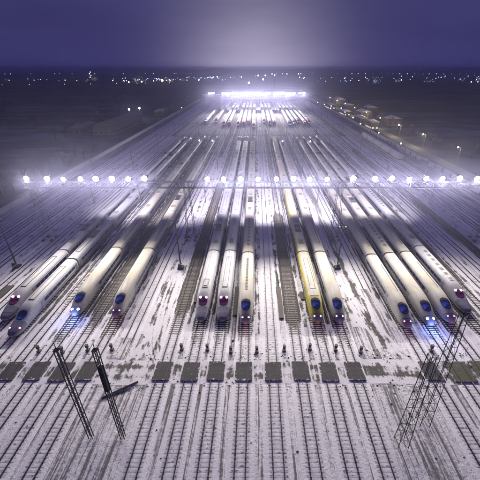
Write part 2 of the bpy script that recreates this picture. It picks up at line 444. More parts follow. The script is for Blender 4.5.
path_shade_strip('path_and_shade', lin(10.6, 52, 10.6, 98), .8, .7)
path_shade_strip('path_and_shade', lin(-27.9, 52, -28.0, 120, 20), .8, .62)
path_shade_strip('path_and_shade', lin(-61.3, 50, -61.2, 105, 20), .9, .66)
path_shade_strip('path_and_shade', lin(49.2, 66, 49.2, 170, 20), .6, .66)
path_shade_strip('path_and_shade', lin(54.0, 56, 54.0, 190, 20), 1.0, .60)
def arc(x0, y0, x1, y1, x2, y2, n=16):
    return [((1 - u) ** 2 * x0 + 2 * u * (1 - u) * x1 + u * u * x2, (1 - u) ** 2 * y0 + 2 * u * (1 - u) * y1 + u * u * y2) for u in [i / n for i in range(n + 1)]]
for k in range(4):
    path_shade_strip('path_and_shade', arc(-23.4 + k * .9, 70, -23.8 + k * 1.0, 46.5 - k * .2, -18.2 + k * .3, 41.6 + k * .55), .16, .62)
    path_shade_strip('path_and_shade', arc(24.0 - k * .8, 62, 25.4 - k * .6, 46.5, 31.0, 41.2 + k * .6), .16, .60)
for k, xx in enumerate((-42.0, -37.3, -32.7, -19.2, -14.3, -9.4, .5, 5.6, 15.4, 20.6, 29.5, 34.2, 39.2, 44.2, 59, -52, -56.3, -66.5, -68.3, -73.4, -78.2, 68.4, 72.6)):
    path_shade_strip('path_and_shade', lin(xx + .55, 60 + (k * 5) % 17, xx + .5, 270, 30, .1), .12, .56); path_shade_strip('path_and_shade', lin(xx - .6, 56 + (k * 11) % 19, xx - .7, 230, 30, .1), .10, .5)
    path_shade_strip('path_and_shade', lin(xx, 47 + (k * 7) % 13, xx + .2 * sin(k), 260, 30, .12), .30, .60 if k < 14 else .5)
# tyre-rutted service lane over the level crossing
path_shade_strip('path_and_shade', [(x, 0, ) for x in ()] or lin(-23.6, 42.9, -21.0, 49.5, 5, .1), .5, .55)
v = []; f = []; at = []
n_ = 90
for i in range(n_ + 1):
    x = -75 + 150 * i / n_
    for j, (dy, bb) in enumerate(((-2.7, .05), (-1.2, .34), (-.9, .50), (-.3, .34), (.5, .34), (.95, .50), (1.3, .34), (2.7, .05))):
        v.append((x, 40.6 + dy + .18 * sin(x * .35), .010 + .006 * (0 < j < 7))); at.append(bb + .18 * sin(x * .21 + j) + .26 * (0 < j < 7))
for i in range(n_):
    for j in range(7): k = i * 8 + j; f.append((k, k + 8, k + 9, k + 1))
me = bpy.data.meshes.new('service_lane'); me.from_pydata(v, [], f); me.materials.append(M['path_and_shade'])
a = me.attributes.new('bare', 'FLOAT', 'POINT'); a.data.foreach_set('value', at)
tag(put('service_road', me), None, None, kind='structure')

# level crossing panels
def panel_mesh(mat, wob):
    m = MB(); r = random.Random(wob)
    for k in range(4):       # slab rows between and outside the rails
        y0 = -2.0 + k * 1.0
        j = r.uniform(-.05, .05)
        m.box(-1.5 + j, -.82, y0 + .005, y0 + .995, .02, .235); m.box(-.69, .69, y0 + .005, y0 + .995, .02, .235); j = r.uniform(-.06, .06); m.box(.82, 1.5 + j, y0 + .005, y0 + .995, .02, .235)
    return m.mesh('crossing_panel', mat)
pm = [panel_mesh(M['panel'], 1), panel_mesh(M['panel'], 2)]; po = panel_mesh(M['panel_olive'], 3)
FRONT = {-44.3: 'in line with the empty track right of the second train', -39.6: 'in front of the third train with blue headlamps',
 -35.0: 'in line with the bare track between cream trains', -30.4: 'in front of the fourth train from the left',
 -16.8: 'leftmost of the middle run of panels', -11.8: 'in front of the left train of the middle three', -7.2: 'in front of the centre train of the middle three',
 -2.2: 'in front of the right train of the middle three', 3.1: 'on the snow-filled empty track right of centre', 8.1: 'in line with the bare brown track left of the yellow train',
 13.1: 'in front of the yellow train', 17.8: 'rightmost of the middle run of panels', 31.6: 'in front of the first of the right four trains',
 36.8: 'in front of the right train with blue headlamps', 41.5: 'on the third track of the right group', 46.8: 'on the fourth track of the right group'}
for i, (tx, d) in enumerate(FRONT.items()):
    ol = tx > 35
    o = put('crossing_panel', po if ol else pm[i % 2], None, (tx, 40.6 + .12 * sin(i * 2.3), .01))
    tag(o, ('olive muddy' if ol else 'dark') + ' level crossing panel ' + d, 'crossing panel', 'level crossing panels set across the tracks')
    if ol: o.scale = (1.32, 1.1, 1)

# walkway boards between tracks
for (x, y0, y1, w, d) in ((-4.7, 55.5, 66, .9, 'brown walkway board between the middle three trains'), (5.6, 54.5, 66, 1.0, 'olive walkway board left of the bare brown track'),
                          (-61.6, 56, 66.5, 1.7, 'dark concrete slab left of the leftmost train'), (11.0, 61, 64, .8, 'short brown board beside the yellow train'),
                          (-14.3, 60, 70, .5, 'thin dark board left of the middle three trains')):
    m = MB(); k = y0
    while k < y1 - .1: m.box(-w / 2, w / 2, 0, y1 - y0, 0, .3); break
    tag(m.build('walkway', M['board'], None, (x, y0, 0)), d, 'walkway', 'boards laid between tracks')

# ------------------------------------------------------------------ trains
CL = 25.0; GAP = .55
def ssel(a, w, b0, h, n=3.2):
    ca, sa = cos(a), sin(a)
    cz = (b0 + h) / 2; hz = (h - b0) / 2
    return (w * math.copysign(abs(ca) ** (2 / n), ca), cz + hz * math.copysign(abs(sa) ** (2 / n), sa))
def interp(tab, t):
    if t <= tab[0][0]: return tab[0][1]
    for (a, va), (b_, vb) in zip(tab, tab[1:]):
        if t <= b_:
            u = (t - a) / (b_ - a); return va + (vb - va) * u
    return tab[-1][1]
PROF = {'A': dict(h=[(0, 1.15), (.25, 1.5), (.8, 1.85), (1.8, 2.3), (3, 2.85), (4.2, 3.3), (5.6, 3.62), (7.5, 3.78), (10, 3.8)],
                  w=[(0, .35), (.25, .75), (.8, 1.08), (1.8, 1.33), (3, 1.48), (5, 1.62), (8, 1.68), (10, 1.68)],
                  b=[(0, .75), (.8, .45), (2, .35), (10, .35)]),
        'B': dict(h=[(0, 1.05), (.3, 1.35), (1, 1.62), (2.4, 2.0), (3.8, 2.45), (4.8, 2.95), (5.8, 3.4), (7.2, 3.7), (9, 3.8)],
                  w=[(0, .4), (.3, .85), (1, 1.2), (2.4, 1.42), (4.5, 1.56), (7, 1.66), (9, 1.68)],
                  b=[(0, .7), (.8, .42), (2, .35), (9, .35)])}
def surf(kind, t, a, off=0):
    if kind == 'M': w, h, b0 = 1.68, 3.8, .35
    else: P = PROF[kind]; w, h, b0 = interp(P['w'], t), interp(P['h'], t), interp(P['b'], t)
    x, z = ssel(a, w + off, b0 - off, h + off); return (x, t, z)
def loft(kind, ts, angs, off=0, caps=True, closed=True):
    m = MB(); na = len(angs)
    for t in ts:
        for a in angs: m.v.append(surf(kind, t, a, off))
    for i in range(len(ts) - 1):
        for j in range(na if closed else na - 1):
            q = (j + 1) % na; m.f.append((i * na + j, i * na + q, (i + 1) * na + q, (i + 1) * na + j)); m.mi.append(0)
    if caps and closed:
        m.f.append(tuple(range(na))[::-1]); m.mi.append(0); m.f.append(tuple((len(ts) - 1) * na + j for j in range(na))); m.mi.append(0)
    return m
ANG = [2 * pi * i / 40 for i in range(40)]
def arange(a, b_, n): return [a + (b_ - a) * i / n for i in range(n + 1)]
def deg(*a): return [radians(x) for x in a]
TS_N = [0, .1, .25, .5, .8, 1.2, 1.8, 2.4, 3, 3.6, 4.2, 4.8, 5.4, 6.2, 7, 8, 9, 10, CL]
END = CL
meshes = {}
def car_meshes(kind, body, grey):
    k = (kind, body.name)
    if k in meshes: return meshes[k]
    if kind == 'M': me = loft('M', [0, .05, END - .05, END], ANG)
    else: me = loft(kind, TS_N, ANG)
    me = me.mesh('coach_body', body, True)
    meshes[k] = me; return me
def side_windows(t0, t1, n, sgn):
    """ribbon of separate panes on one flank"""
    m = MB(); st = (t1 - t0) / n
    x = 1.70 * sgn
    m.box(min(x, x - .03 * sgn), max(x, x - .03 * sgn), t0, t1, 2.0, 2.9)
    for k in range(n):
        a = t0 + k * st + .14; b_ = t0 + (k + 1) * st - .14
        m.box(min(x + .012 * sgn, x - .03 * sgn), max(x + .012 * sgn, x - .03 * sgn), a, b_, 2.1, 2.8, 1)
    return m.mesh('window_band', [M['band'], M['glass_strip']])
win_mid = [side_windows(1.6, 23.4, 13, s) for s in (-1, 1)]; win_nose = [side_windows(9.6, 23.4, 8, s) for s in (-1, 1)]
def door_mesh(t, sgn):
    x = 1.705 * sgn; return MB().box(min(x, x - .04 * sgn), max(x, x - .04 * sgn), t, t + .9, .95, 2.95).mesh('door', M['doorp'])
DOOR = {(t, s): door_mesh(t, s) for t in (.55, 8.4, 23.6) for s in (-1, 1)}
def patch(kind, ts, a0, a1, off, mat, name, na=12):
    m = loft(kind, ts, arange(radians(a0), radians(a1), na), off, False, False)
    return m.mesh(name, mat, True)
def ws_patch(kind, t0, t1, wid, mat, off=.03):
    """windscreen following the nose: rounded outline, offset from the skin"""
    m = MB(); nt_ = 10; na = 12
    for i in range(nt_ + 1):
        u = i / nt_; t = t0 + (t1 - t0) * u
        hw = wid * (max(0.0, 1 - abs(2 * u - 1) ** 3.2)) ** .5 * (0.82 + .18 * u) + .05
        for j in range(na + 1):
            x = hw * (2 * j / na - 1)
            w = interp(PROF[kind]['w'], t) + off; h = interp(PROF[kind]['h'], t) + off; b0 = interp(PROF[kind]['b'], t) - off
            q = min(.999, abs(x) / w); z = (b0 + h) / 2 + (h - b0) / 2 * (1 - q ** 3.2) ** (1 / 3.2)
            m.v.append((x, t, z))
    for i in range(nt_):
        for j in range(na): k = i * (na + 1) + j; m.f.append((k, k + 1, k + na + 2, k + na + 1)); m.mi.append(0)
    return m.mesh('windscreen' if off == .03 else 'windscreen_frame', mat, True)
WS = {('A', 0): ws_patch('A', 2.55, 4.6, .92, M['ws_blue']), ('B', 0): ws_patch('B', 3.4, 4.8, .82, M['ws_mag']), ('B', 1): ws_patch('B', 3.4, 5.1, .86, M['ws_blue'])}
WF = {'A': ws_patch('A', 2.3, 5.2, 1.06, M['seam_black'], .016), 'B': ws_patch('B', 3.2, 5.35, .97, M['seam_black'], .016)}
def wiper():
    m = MB(); 
    for sx in (-1, 1): m.bar((sx * .12, 2.75, 2.86), (sx * .62, 3.35, 3.10), .03, 4)
    return m.mesh('wiper', M['seam_black'])
cowl = {'B': patch('B', [0, .1, .3, .6, 1, 1.6, 2.4, 3.1], 0, 180, .012, M['nose_grey'], 'nose_cowl', 20),
        'A': patch('A', [0, .1, .25, .5, .8, 1.2], 0, 180, .012, M['nose_grey'], 'nose_cowl', 20)}
SEAM = {k: patch(k, [1.42, 1.50], 0, 180, .016, M['seam_black'], 'coupler_seam', 24) for k in 'AB'}
STR = {(k, sg_): patch(k, ([0, CL] if k == 'M' else [7, 8, 9, 10, CL]), *((-14, -9) if sg_ > 0 else (189, 194)), .018, M['stripe'], 'side_stripe', 2) for k in 'ABM' for sg_ in (-1, 1)}
def lamp_mesh(mat, r=.17):
    m = MB(); m.ball((0, 0, 0), r, 10, 6); return m.mesh('headlight', mat, True)
LM = {'red': lamp_mesh(M['lamp_red'], .23), 'pink': lamp_mesh(M['lamp_pink'], .23), 'blue': lamp_mesh(M['lamp_blue'], .24), 'white': lamp_mesh(M['lamp_white'], .30)}
# underframe with bogies
def under():
    m = MB()
    for yb in (0,):
        m.box(-1.25, 1.25, yb - 1.7, yb + 1.7, .45, .75)
        for dy in (-1.25, 1.25):
            for s in (-.77, .77): m.bar((s - .07, yb + dy, .66), (s + .07, yb + dy, .66), .43, 12)
    return m.mesh('bogie', M['skirt'])
bogie = under()
# roof fittings
def ac_mesh(kind, y0=3.5):
    m = MB()
    if kind == 'ac':
        for yb in (4.0,):
            m.box(-.75, .75, yb, yb + 2.6, 3.76, 3.90)
            for q in range(3): m.box(-.6, .6, yb + .3 + q * .75, yb + .75 + q * .75, 3.90, 3.94, 1)
    elif kind == 'frame':      # long outlined recess
        for x in (-.62, .56): m.box(x, x + .06, y0, 21.5, 3.76, 3.86, 1)
        m.box(-.62, .62, y0 - .06, y0, 3.76, 3.86, 1); m.box(-.62, .62, 21.5, 21.56, 3.76, 3.86, 1)
    elif kind == 'spine':      # dark slatted spine
        yb = y0
        while yb < 21: m.box(-.26, .26, yb, yb + .9, 3.78, 3.86, 1); yb += 1.15
    elif kind == 'side':
        m.box(.55, .70, y0 + .5, 20, 3.72, 3.84, 1)
    elif kind == 'cells':
        m.box(-.3, .3, y0, 21.5, 3.74, 3.79)
        yb = y0
        while yb < 22:
            m.box(-.5, .5, yb, yb + 1.3, 3.76, 3.84); m.box(-.36, .36, yb + .2, yb + 1.1, 3.84, 3.87, 1); yb += 2.2
    elif kind == 'hatch':
        for x in (-.62, .56): m.box(x, x + .06, 8.0, 11.2, 3.76, 3.86, 1)
        m.box(-.62, .62, 7.94, 8.0, 3.76, 3.86, 1); m.box(-.62, .62, 11.2, 11.26, 3.76, 3.86, 1); m.box(-.3, .3, 8.6, 10.6, 3.77, 3.9, 0)
    return m
ROOF = {}
def roof(kind, body, y0=3.5):
    k = (kind, body.name, y0)
    if k not in ROOF: ROOF[k] = ac_mesh(kind, y0).mesh('roof_unit', [body, M['seam']])
    return ROOF[k]
def panto():
    m = MB()
    m.box(-.9, .9, -1.0, 1.0, 3.86, 3.96); 
    for s in (-1, 1):
        m.bar((s * .5, -.8, 3.95), (s * .25, .9, 4.9), .045); m.bar((s * .25, .9, 4.9), (s * .15, -.4, 5.75), .035)
    m.bar((-1.0, -.55, 5.8), (1.0, -.55, 5.8), .06, 6); m.bar((-1.0, -.2, 5.8), (1.0, -.2, 5.8), .06, 6)
    for s in (-1, 1): m.bar((s * 1.0, -.55, 5.8), (s * 1.25, -.5, 5.6), .05); m.bar((s * .6, 1.8, 3.9), (s * .6, 1.8, 4.4), .12, 8)
    m.box(-.8, .8, 1.5, 4.2, 3.8, 3.93)
    return m.mesh('pantograph', M['dark'])
PANTO = panto()
YELLOWROOF = patch('M', [0, CL], 52, 128, .015, M['white_roof'], 'roof_shell', 16)
YR_N = {k: patch(k, [5.8, 6.5, 7.5, 9, CL], 52, 128, .018, M['white_roof'], 'roof_shell', 16) for k in 'AB'}
GANG = MB().box(-1.3, 1.3, -GAP - .02, .02, .7, 3.4).mesh('gangway', M['dark'])

def make_train(x, y, label, group, kind, body, lamps, roofs, pant=(2, 5), ncars=8, wsv=0, yellow=False, rear='red', detail=True, marker=False):
    t = thing('high_speed_train', label, 'train', (x, y, 0), group)
    for i in range(ncars):
        nose = i in (0, ncars - 1); yy = i * (CL + GAP)
        tail = i == ncars - 1
        k = kind if nose else 'M'
        me = car_meshes(k, body, None)
        if tail: c = put('driving_coach', me, t, (0, yy + CL, 0), pi)
        else: c = put('driving_coach' if nose else 'coach', me, t, (0, yy, 0))
        [put('window_band', w_, c) for w_ in (win_nose if nose else win_mid)]
        if detail or i < 3:
            [put('bogie', bogie, c, (0, yb, 0)) for yb in (3.6, 21.2)]; [put('door', DOOR[(td, s_)], c) for td in ((8.4 if nose else .55), 23.6) for s_ in (-1, 1)]
        if i > 0: put('gangway', GANG, c, (0, 0, 0) if not tail else (0, CL + GAP, 0))
        for sg_ in (-1, 1): put('side_stripe', STR[(k, sg_)], c)
        if yellow: put('roof_shell', YR_N[kind] if nose else YELLOWROOF, c)
        if nose:
            put('windscreen', WS[(kind, wsv)], c)
            put('nose_cowl', cowl[kind], c); put('windscreen_frame', WF[kind], c); put('coupler_seam', SEAM[kind], c)
            lm = LM[lamps if not tail else rear]
            if kind == 'A':
                tt, lx, zz = 1.0, .62, interp(PROF['A']['h'], 1.0) - .22
            elif wsv: tt, lx, zz = 1.6, .95, interp(PROF['B']['h'], 1.6) - .25
            else: tt, lx, zz = 5.15, .62, interp(PROF['B']['h'], 5.15) + .0
            for s in (-1, 1): put('headlight', lm, c, (s * lx, tt, zz))
            if roofs[0] and not tail: put('roof_hatch', roof(roofs[0], body, 8.2), c)
            elif tail and detail: put('roof_unit', roof('ac', body), c)
        else:
            rk = roofs[1 + i % (len(roofs) - 1)]; put('roof_unit', roof(rk, body), c)
            if rk == 'ac': put('roof_unit', roof(rk, body), c, (0, 14.5, 0))
            if i in pant: put('pantograph', PANTO, c, (0, 12.5, 0))
    if marker:
        b_ = MB(); b_.ball((0, 0, 0), .42, 10, 6); b_.build('marker_light', M['lamp_blue'], t, (0.4, (ncars - 1) * (CL + GAP) - 3.0, 4.25), True)
    return t
cr, si, ye = M['cream'], M['silver'], M['yellow']
G1 = 'trains parked in the front row'
# rows: x, nose y, label, kind, body, lamps, roofs...
make_train(-54.0, 53.2, 'leftmost silver train in the front row with red lamps above its windscreen', G1, 'B', si, 'pink', ['frame', 'frame', 'ac'], (1, 5))
make_train(-49.2, 48.4, 'second train from the left, its nose nearest the camera, blue windscreen', G1, 'B', si, 'red', ['frame', 'ac', 'frame'], (1, 5), wsv=1)
make_train(-39.6, 54.6, 'cream train, third from left, bright blue-white headlamps on the snow', G1, 'A', cr, 'white', [None, 'ac', 'side'], (4,), rear='blue', marker=True)
make_train(-30.4, 54.2, 'cream train, fourth from left, red lamps below a blue windscreen', G1, 'A', cr, 'red', [None, 'ac', 'side'], (2, 5), marker=True)
make_train(-11.8, 53.0, 'grey-nosed train with small roof hatch, leftmost of the middle three', G1, 'B', si, 'pink', ['hatch', 'frame', 'ac'], (1, 5))
make_train(-7.2, 53.0, 'grey-nosed train with long roof frame, centre of the middle three', G1, 'B', si, 'pink', ['frame', 'frame', 'ac'], (3,))
make_train(-2.2, 52.0, 'cream train with dark dotted roof spine, rightmost of the middle three', G1, 'A', cr, 'pink', ['spine', 'ac', 'cells'], (2, 5))
make_train(13.1, 52.4, 'yellow-sided inspection train with white framed roof', G1, 'A', ye, 'pink', ['frame', 'frame', 'ac'], (1,), yellow=True)
make_train(17.8, 52.4, 'plain cream train immediately right of the yellow train', G1, 'A', cr, 'pink', [None, 'ac', 'side'], (3, 6), marker=True)
make_train(31.6, 50.8, 'cream train with dark roof line, first of the right four', G1, 'A', cr, 'red', ['side', 'ac', 'side'], (3,))
make_train(36.8, 51.6, 'cream train with glaring blue-white headlamps, second of the right four', G1, 'A', cr, 'white', [None, 'ac', 'cells'], (2, 5), rear='blue', marker=True)
make_train(41.5, 52.4, 'cream train with red lamps, third of the right four', G1, 'A', cr, 'red', ['side', 'ac', 'side'], (3, 6))
make_train(46.8, 55.6, 'rightmost front-row train, grey long nose and magenta windscreen', G1, 'B', si, 'pink', ['cells', 'cells', 'ac'], (3,))
G2 = 'trains parked in the far row'
far = [(-49.2, 330, 'leftmost train of the far row, standing apart', 'B', si, 'blue'), (-30.4, 318, 'second train of the far row with red lamps', 'A', cr, 'red'),
       (-25.7, 322, 'third train of the far row, close beside the second', 'B', cr, 'red'), (-16.8, 316, 'fourth train of the far row, left of centre', 'A', cr, 'red'),
       (-11.8, 322, 'fifth train of the far row, paired with the fourth', 'B', si, 'red'), (-2.2, 304, 'centre train of the far row, nose closest to the front row', 'A', cr, 'red'),
       (-39.6, 336, 'far-row train between the leftmost and the second', 'A', cr, 'red'), (8.1, 334, 'far-row train just right of the centre one, set farther back', 'A', cr, 'pink'), (-7.2, 330, 'far-row train just left of the centre one, set farther back', 'B', si, 'red'), (41.5, 334, 'far-row train third from the right end, set farther back', 'A', cr, 'red'),
       (13.1, 322, 'far-row train of the right-hand pair nearest the centre, left one', 'A', cr, 'red'), (17.8, 326, 'far-row train of the right-hand pair nearest the centre, right one', 'B', si, 'pink'),
       (31.6, 318, 'far-row train third right of the centre one', 'A', cr, 'blue'), (36.8, 326, 'far-row train fourth right of the centre one', 'A', cr, 'white'),
       (46.8, 322, 'far-row train second from the right end', 'B', si, 'red'), (51.6, 328, 'rightmost train of the far row', 'A', cr, 'red')]
for x, y, lab, k, bd, lm in far:
    make_train(x, y, lab, G2, k, bd, lm, [None, 'side', 'side'], (3,), detail=False)

# works wagons on the right edge
def wagon(n, y, lab, L=14):
    t = thing('works_wagon', lab, 'wagon', (84.8, y, 0), 'works wagons at the right edge of the yard')
    m = MB(); m.box(-1.5, 1.5, .2, L - .2, 1.3, 3.5); m.build('wagon_body', M['white_roof'], t)
    m = MB(); 
    for i in range(6): 
        a0, a1 = pi * i / 6, pi * (i + 1) / 6
        m.quad((1.55 * cos(a0), .1, 3.5 + .5 * sin(a0)), (1.55 * cos(a0), L - .1, 3.5 + .5 * sin(a0)), (1.55 * cos(a1), L - .1, 3.5 + .5 * sin(a1)), (1.55 * cos(a1), .1, 3.5 + .5 * sin(a1)))
    m.build('roof', M['snowroof'], t)
    m = MB(); m.box(-1.3, 1.3, 0, L, .95, 1.3)
    for yy in (2, 3.8, L - 3.8, L - 2):
        for s in (-.77, .77): m.bar((s - .06, yy, .66), (s + .06, yy, .66), .42, 10)
    m.build('underframe', M['skirt'], t)
for i, w in enumerate(('nearest', 'second nearest', 'middle', 'second farthest', 'farthest')):
    wagon(i, 190 + i * 15.2, 'white snow-roofed works wagon at the right yard edge, %s of the row' % w)

# ------------------------------------------------------------------ lattice structures
def lattice(m, base, top, wb, wt, step=2.2, r=.075, rb=.035):
    """square lattice mast from base centre to top centre"""
    bx, by, bz = base; tx, ty, tz = top; n = max(3, int((tz - bz) / step))
    def c(k, i):
        u = k / n; w = (wb + (wt - wb) * u) / 2
        sx, sy = ((-1, -1), (1, -1), (1, 1), (-1, 1))[i]
        return (bx + (tx - bx) * u + sx * w, by + (ty - by) * u + sy * w, bz + (tz - bz) * u)
    for i in range(4): m.bar(c(0, i), c(n, i), r)
    for k in range(n):
        for i in range(4):
            j = (i + 1) % 4
            m.bar(c(k, i), c(k + 1, j), rb, 3) if (k + i) % 2 else m.bar(c(k, j), c(k + 1, i), rb, 3)
            m.bar(c(k + 1, i), c(k + 1, j), rb, 3)
def beam(m, x0, x1, y, z0, z1, d=1.1, step=2.3, r=.09, rb=.045):
    n = int((x1 - x0) / step)
    for yy in (y - d / 2, y + d / 2):
        for z in (z0, z1): m.bar((x0, yy, z), (x1, yy, z), r)
        for k in range(n):
            a = x0 + (x1 - x0) * k / n; b_ = x0 + (x1 - x0) * (k + 1) / n
            m.bar((a, yy, z0 if k % 2 else z1), (b_, yy, z1 if k % 2 else z0), rb, 3); m.bar((b_, yy, z0), (b_, yy, z1), rb, 3)
    for k in range(n + 1):
        a = x0 + (x1 - x0) * k / n
        for z in (z0, z1): m.bar((a, y - d / 2, z), (a, y + d / 2, z), rb, 3)
    m.box(x0, x1, y - d / 2 + .1, y + d / 2 - .1, z0 + .03, z0 + .08)   # walkway plate

def spot(name, loc, aim_down, power, col, forward, size=80, blend=.35, parent=None, soft=.45):
    l = bpy.data.lights.new(name, 'SPOT'); l.energy = power; l.color = col; l.spot_size = radians(size); l.spot_blend = blend; l.shadow_soft_size = soft
    o = bpy.data.objects.new(name, l); COL.objects.link(o); o.location = loc; o.parent = parent
    # forward = -1 : shines towards -Y (towards the camera side)
    toe = radians(20) * (loc[0] - 3) / 66      # outer banks are toed in over the yard
    o.rotation_euler = (radians(90 - aim_down), 0, pi - toe if forward < 0 else toe)
    return o
def bank_mesh(kind, sz):
    """round floodlight: bowl, rim and glass, on a fork"""
    h = MB(); l = MB(); pts = [(0, 0)] if kind == 'hex' else [(-sz * .6, 0), (sz * .6, 0)]
    rr = sz * 1.12 if kind == 'hex' else sz * .52
    for x, z in pts:
        z += .95
        h.bar((x, .02, z), (x, .5, z), rr * 1.02, 24, rr * .4); h.bar((x, -.26, z), (x, .02, z), rr * 1.08, 24); l.bar((x, -.30, z), (x, -.262, z), rr, 28)
    h.bar((0, -.05, -.2), (0, -.05, .6), .06)
    return h, l
RJ = random.Random(9)
def gantry(name, y, label, xs, towers, x0, x1, z0, z1, bank, sz, fmat, near, back, rods, wspan, blend):
    t = thing('lighting_gantry', label, 'lighting gantry', (0, y, 0), None)
    for tx in towers:
        m = MB(); lattice(m, (tx, 0, 0), (tx, 0, z1), 2.6, 1.3); m.build('tower', M['steel'], t)
        f_ = MB(); 
        for sx in (-1.3, 1.3):
            for sy in (-1.3, 1.3): f_.box(tx + sx - .5, tx + sx + .5, sy - .5, sy + .5, 0, .35)
        f_.build('footing', M['concrete'], t)
    m = MB(); beam(m, x0, x1, 0, z0, z1); m.build('beam', M['steel'], t)
    hb, lb = bank_mesh(bank, sz); hm = hb.mesh('floodlight', M['dsteel']); lm = lb.mesh('lens', fmat)
    for i, x in enumerate(xs):
        o = put('floodlight', hm, t, (x, -.75, z1 + .1)); put('lens', lm, o)
        q = RJ.choice((1.15, 1.2, 1.28, 1.34)) * (1.2 if bank == 'pair' else 1); o.scale = (q, 1, q); o.rotation_euler = (RJ.uniform(-.08, .08), 0, RJ.uniform(-.15, .15))
        if near and (i % near[3] == 0): spot('flood_lamp', (x, -1.3, z1 + .55), near[1] + RJ.uniform(-3.5, 3.5), near[0] * near[3], near[2], -1, wspan + RJ.uniform(-4, 4), blend, t)
        if back and (i % back[3] == 0) and abs(x) < 56: spot('flood_lamp', (x, 1.2, z1 + .45), back[1] + RJ.uniform(-4, 4), back[0] * back[3], back[2], 1, 96, .8, t)
    bfm = MB().box(-.5, .5, .62, .9, z1 + .2, z1 + .9).mesh('rear_floodlight', M['dsteel'])
    for x in xs[::2]: put('rear_floodlight', bfm, t, (x, 0, 0))
    for x in rods:
        r_ = MB(); r_.bar((x, 0, z1), (x, 0, z1 + 7.5), .07, 6, .03); r_.build('lightning_rod', M['steel'], t)
    return t
PXS = [30, 50, 66, 83, 98, 114, 130, 146, 208, 224, 241, 258, 276, 293, 309, 326, 352, 373, 390, 407, 424, 440, 457, 474]
XS1 = [(q - 256) / 3.41 for q in PXS]
gantry('g', 92, 'long lattice lighting gantry with white floodlights crossing above the front row trains', XS1, (-66, -20.6, 25, 70.6), -68.5, 73, 17.2, 18.9,
       'hex', .50, M['flood'], (FLOOD_NEAR, 3, (1, .935, .86), 1), (FLOOD_BACK, 21, (.93, .88, 1), 1), (-47, -15, 15.4, 49), 126, 1.0)
XS2 = [-57.5, -53, -40.5, -37, -33.5, -30, -26.5, -23, -19, -15, -11, -7.5, -3.5, 0.5, 4.5, 8.5, 12.5, 16.5, 23, 27, 31, 35, 39, 43, 47, 54.5, 59.5]
gantry('g', 440, 'distant lighting gantry over the far row of trains', XS2, (-66, -20.6, 24.5, 70.6), -68, 72, 17.6, 19.3,
       'pair', 1.0, M['flood_far'], (FLOOD_FAR, 15, (1, .93, .9), 2), (FLOOD_FAR * .5, 22, (.95, .92, 1), 4), (), 72, 1.0)

# overhead line portals and wires over the yard
def portal(y, lab, beamz=8.6):
    t = thing('catenary_portal', lab, 'catenary portal', (0, y, 0), 'overhead line portals across the yard')
    for px in (-66, -43 if False else -46.9, -20.6, 10.6, 25, 49.1, 70.6):
        m = MB(); m.bar((px, 0, 0), (px, 0, beamz + 1.6), .16, 6, .12); m.build('post', M['dsteel'], t)
    m = MB()
    for z in (beamz, beamz + .8): m.bar((-66, 0, z), (70.6, 0, z), .05, 4)
    k = -66.0
    while k < 70: m.bar((k, 0, beamz), (k + 1.6, 0, beamz + .8), .03, 3); k += 1.6
    m.build('cross_beam', M['dsteel'], t)
    dr = MB().bar((0, 0, 6.1), (0, 0, beamz), .05, 4).mesh('dropper', M['dsteel'])
    for tx in TX:
        if -66 < tx < 70: put('dropper', dr, t, (tx + .25, 0, 0))
for y, w_ in ((124, 'nearest, just behind the near gantry'), (172, 'second nearest'), (222, 'third from the camera'), (274, 'just behind the front row tails'), (372, 'halfway along the far row'), (505, 'behind the distant gantry')):
    portal(y, 'thin overhead line portal, ' + w_)
for tx in TX:
    if not (-66 < tx < 70): continue
    y0w = 60 if tx not in START else START[tx] + 20
    m = MB(); m.bar((0, y0w, 6.1), (0, 560, 6.1), .035, 3); q = y0w
    m.build('contact_wire', M['dsteel'], None, (tx + .25, 0, 0)); o = COL.objects[-1]
    tag(o, 'thin overhead wire above the ' + TLAB[tx].replace('track under the ', '').replace('snowy ', '').replace('empty ', ''), 'overhead wire', 'overhead wires along the tracks')

# lone masts standing between the rows
def mast(x, y, h, label, lean=0, r=.22):
    t = thing('mast', label, 'mast', (x, y, 0), 'single masts before the lighting gantry')
    m = MB(); m.bar((0, 0, .5), (0, 0, h), r, 10, r * .55); m.build('pole', M['dsteel'], t)
    m = MB(); m.box(-.8, .8, -.8, .8, 0, .5); m.box(-.45, .45, -1.0, -.62, .5, 1.7); m.build('base', M['dark'], t)
    m = MB(); m.bar((-.8, 0, h - .3), (.8, 0, h - .3), .06); m.box(-.95, -.55, -.2, .2, h - .25, h); m.box(.55, .95, -.2, .2, h - .25, h); m.build('crossarm', M['dsteel'], t)
mast(-65.9, 75.5, 14.5, 'dark mast at the far left edge of the picture')
mast(-20.6, 75, 14.5, 'dark mast with wide base between the cream trains and the middle three')
mast(22.3, 75, 12.5, 'dark mast with wide base in the gap right of the yellow train')

# near towers
def near_tower(x, y, h, label, solid):
    t = thing('lattice_tower', label, 'tower', (x, y, 0), 'near towers in the foreground')
    m = MB()
    if solid:
        [m.bar((sx * .27, sy * .22, .1), (sx * .27, sy * .22, h), .07, 6) for sx in (-1, 1) for sy in (-1, 1)]
        k = 1.0
        while k < h - .9:
            for sy in (-.22, .22): m.bar((-.27, sy, k), (.27, sy, k + .5), .035, 4); m.bar((.27, sy, k + .5), (-.27, sy, k + 1.0), .035, 4)
            k += 1.0
        m.box(-.34, .34, -.3, .3, h, h + .08); m.bar((0, 0, h), (0, 0, h + 1.1), .05, 5)
    else:
        lattice(m, (0, 0, .1), (0, 0, h), 1.5, .7, 1.7, .06, .03)
    m.build('shaft', M['dsteel'], t)
    return t
near_tower(-24.4, 28.7, 18, 'dark slim lattice tower, leftmost in the foreground', True)
tt = near_tower(-19.7, 28.7, 18, 'dark slim lattice tower with a cabinet panel, second from left in the foreground', True)
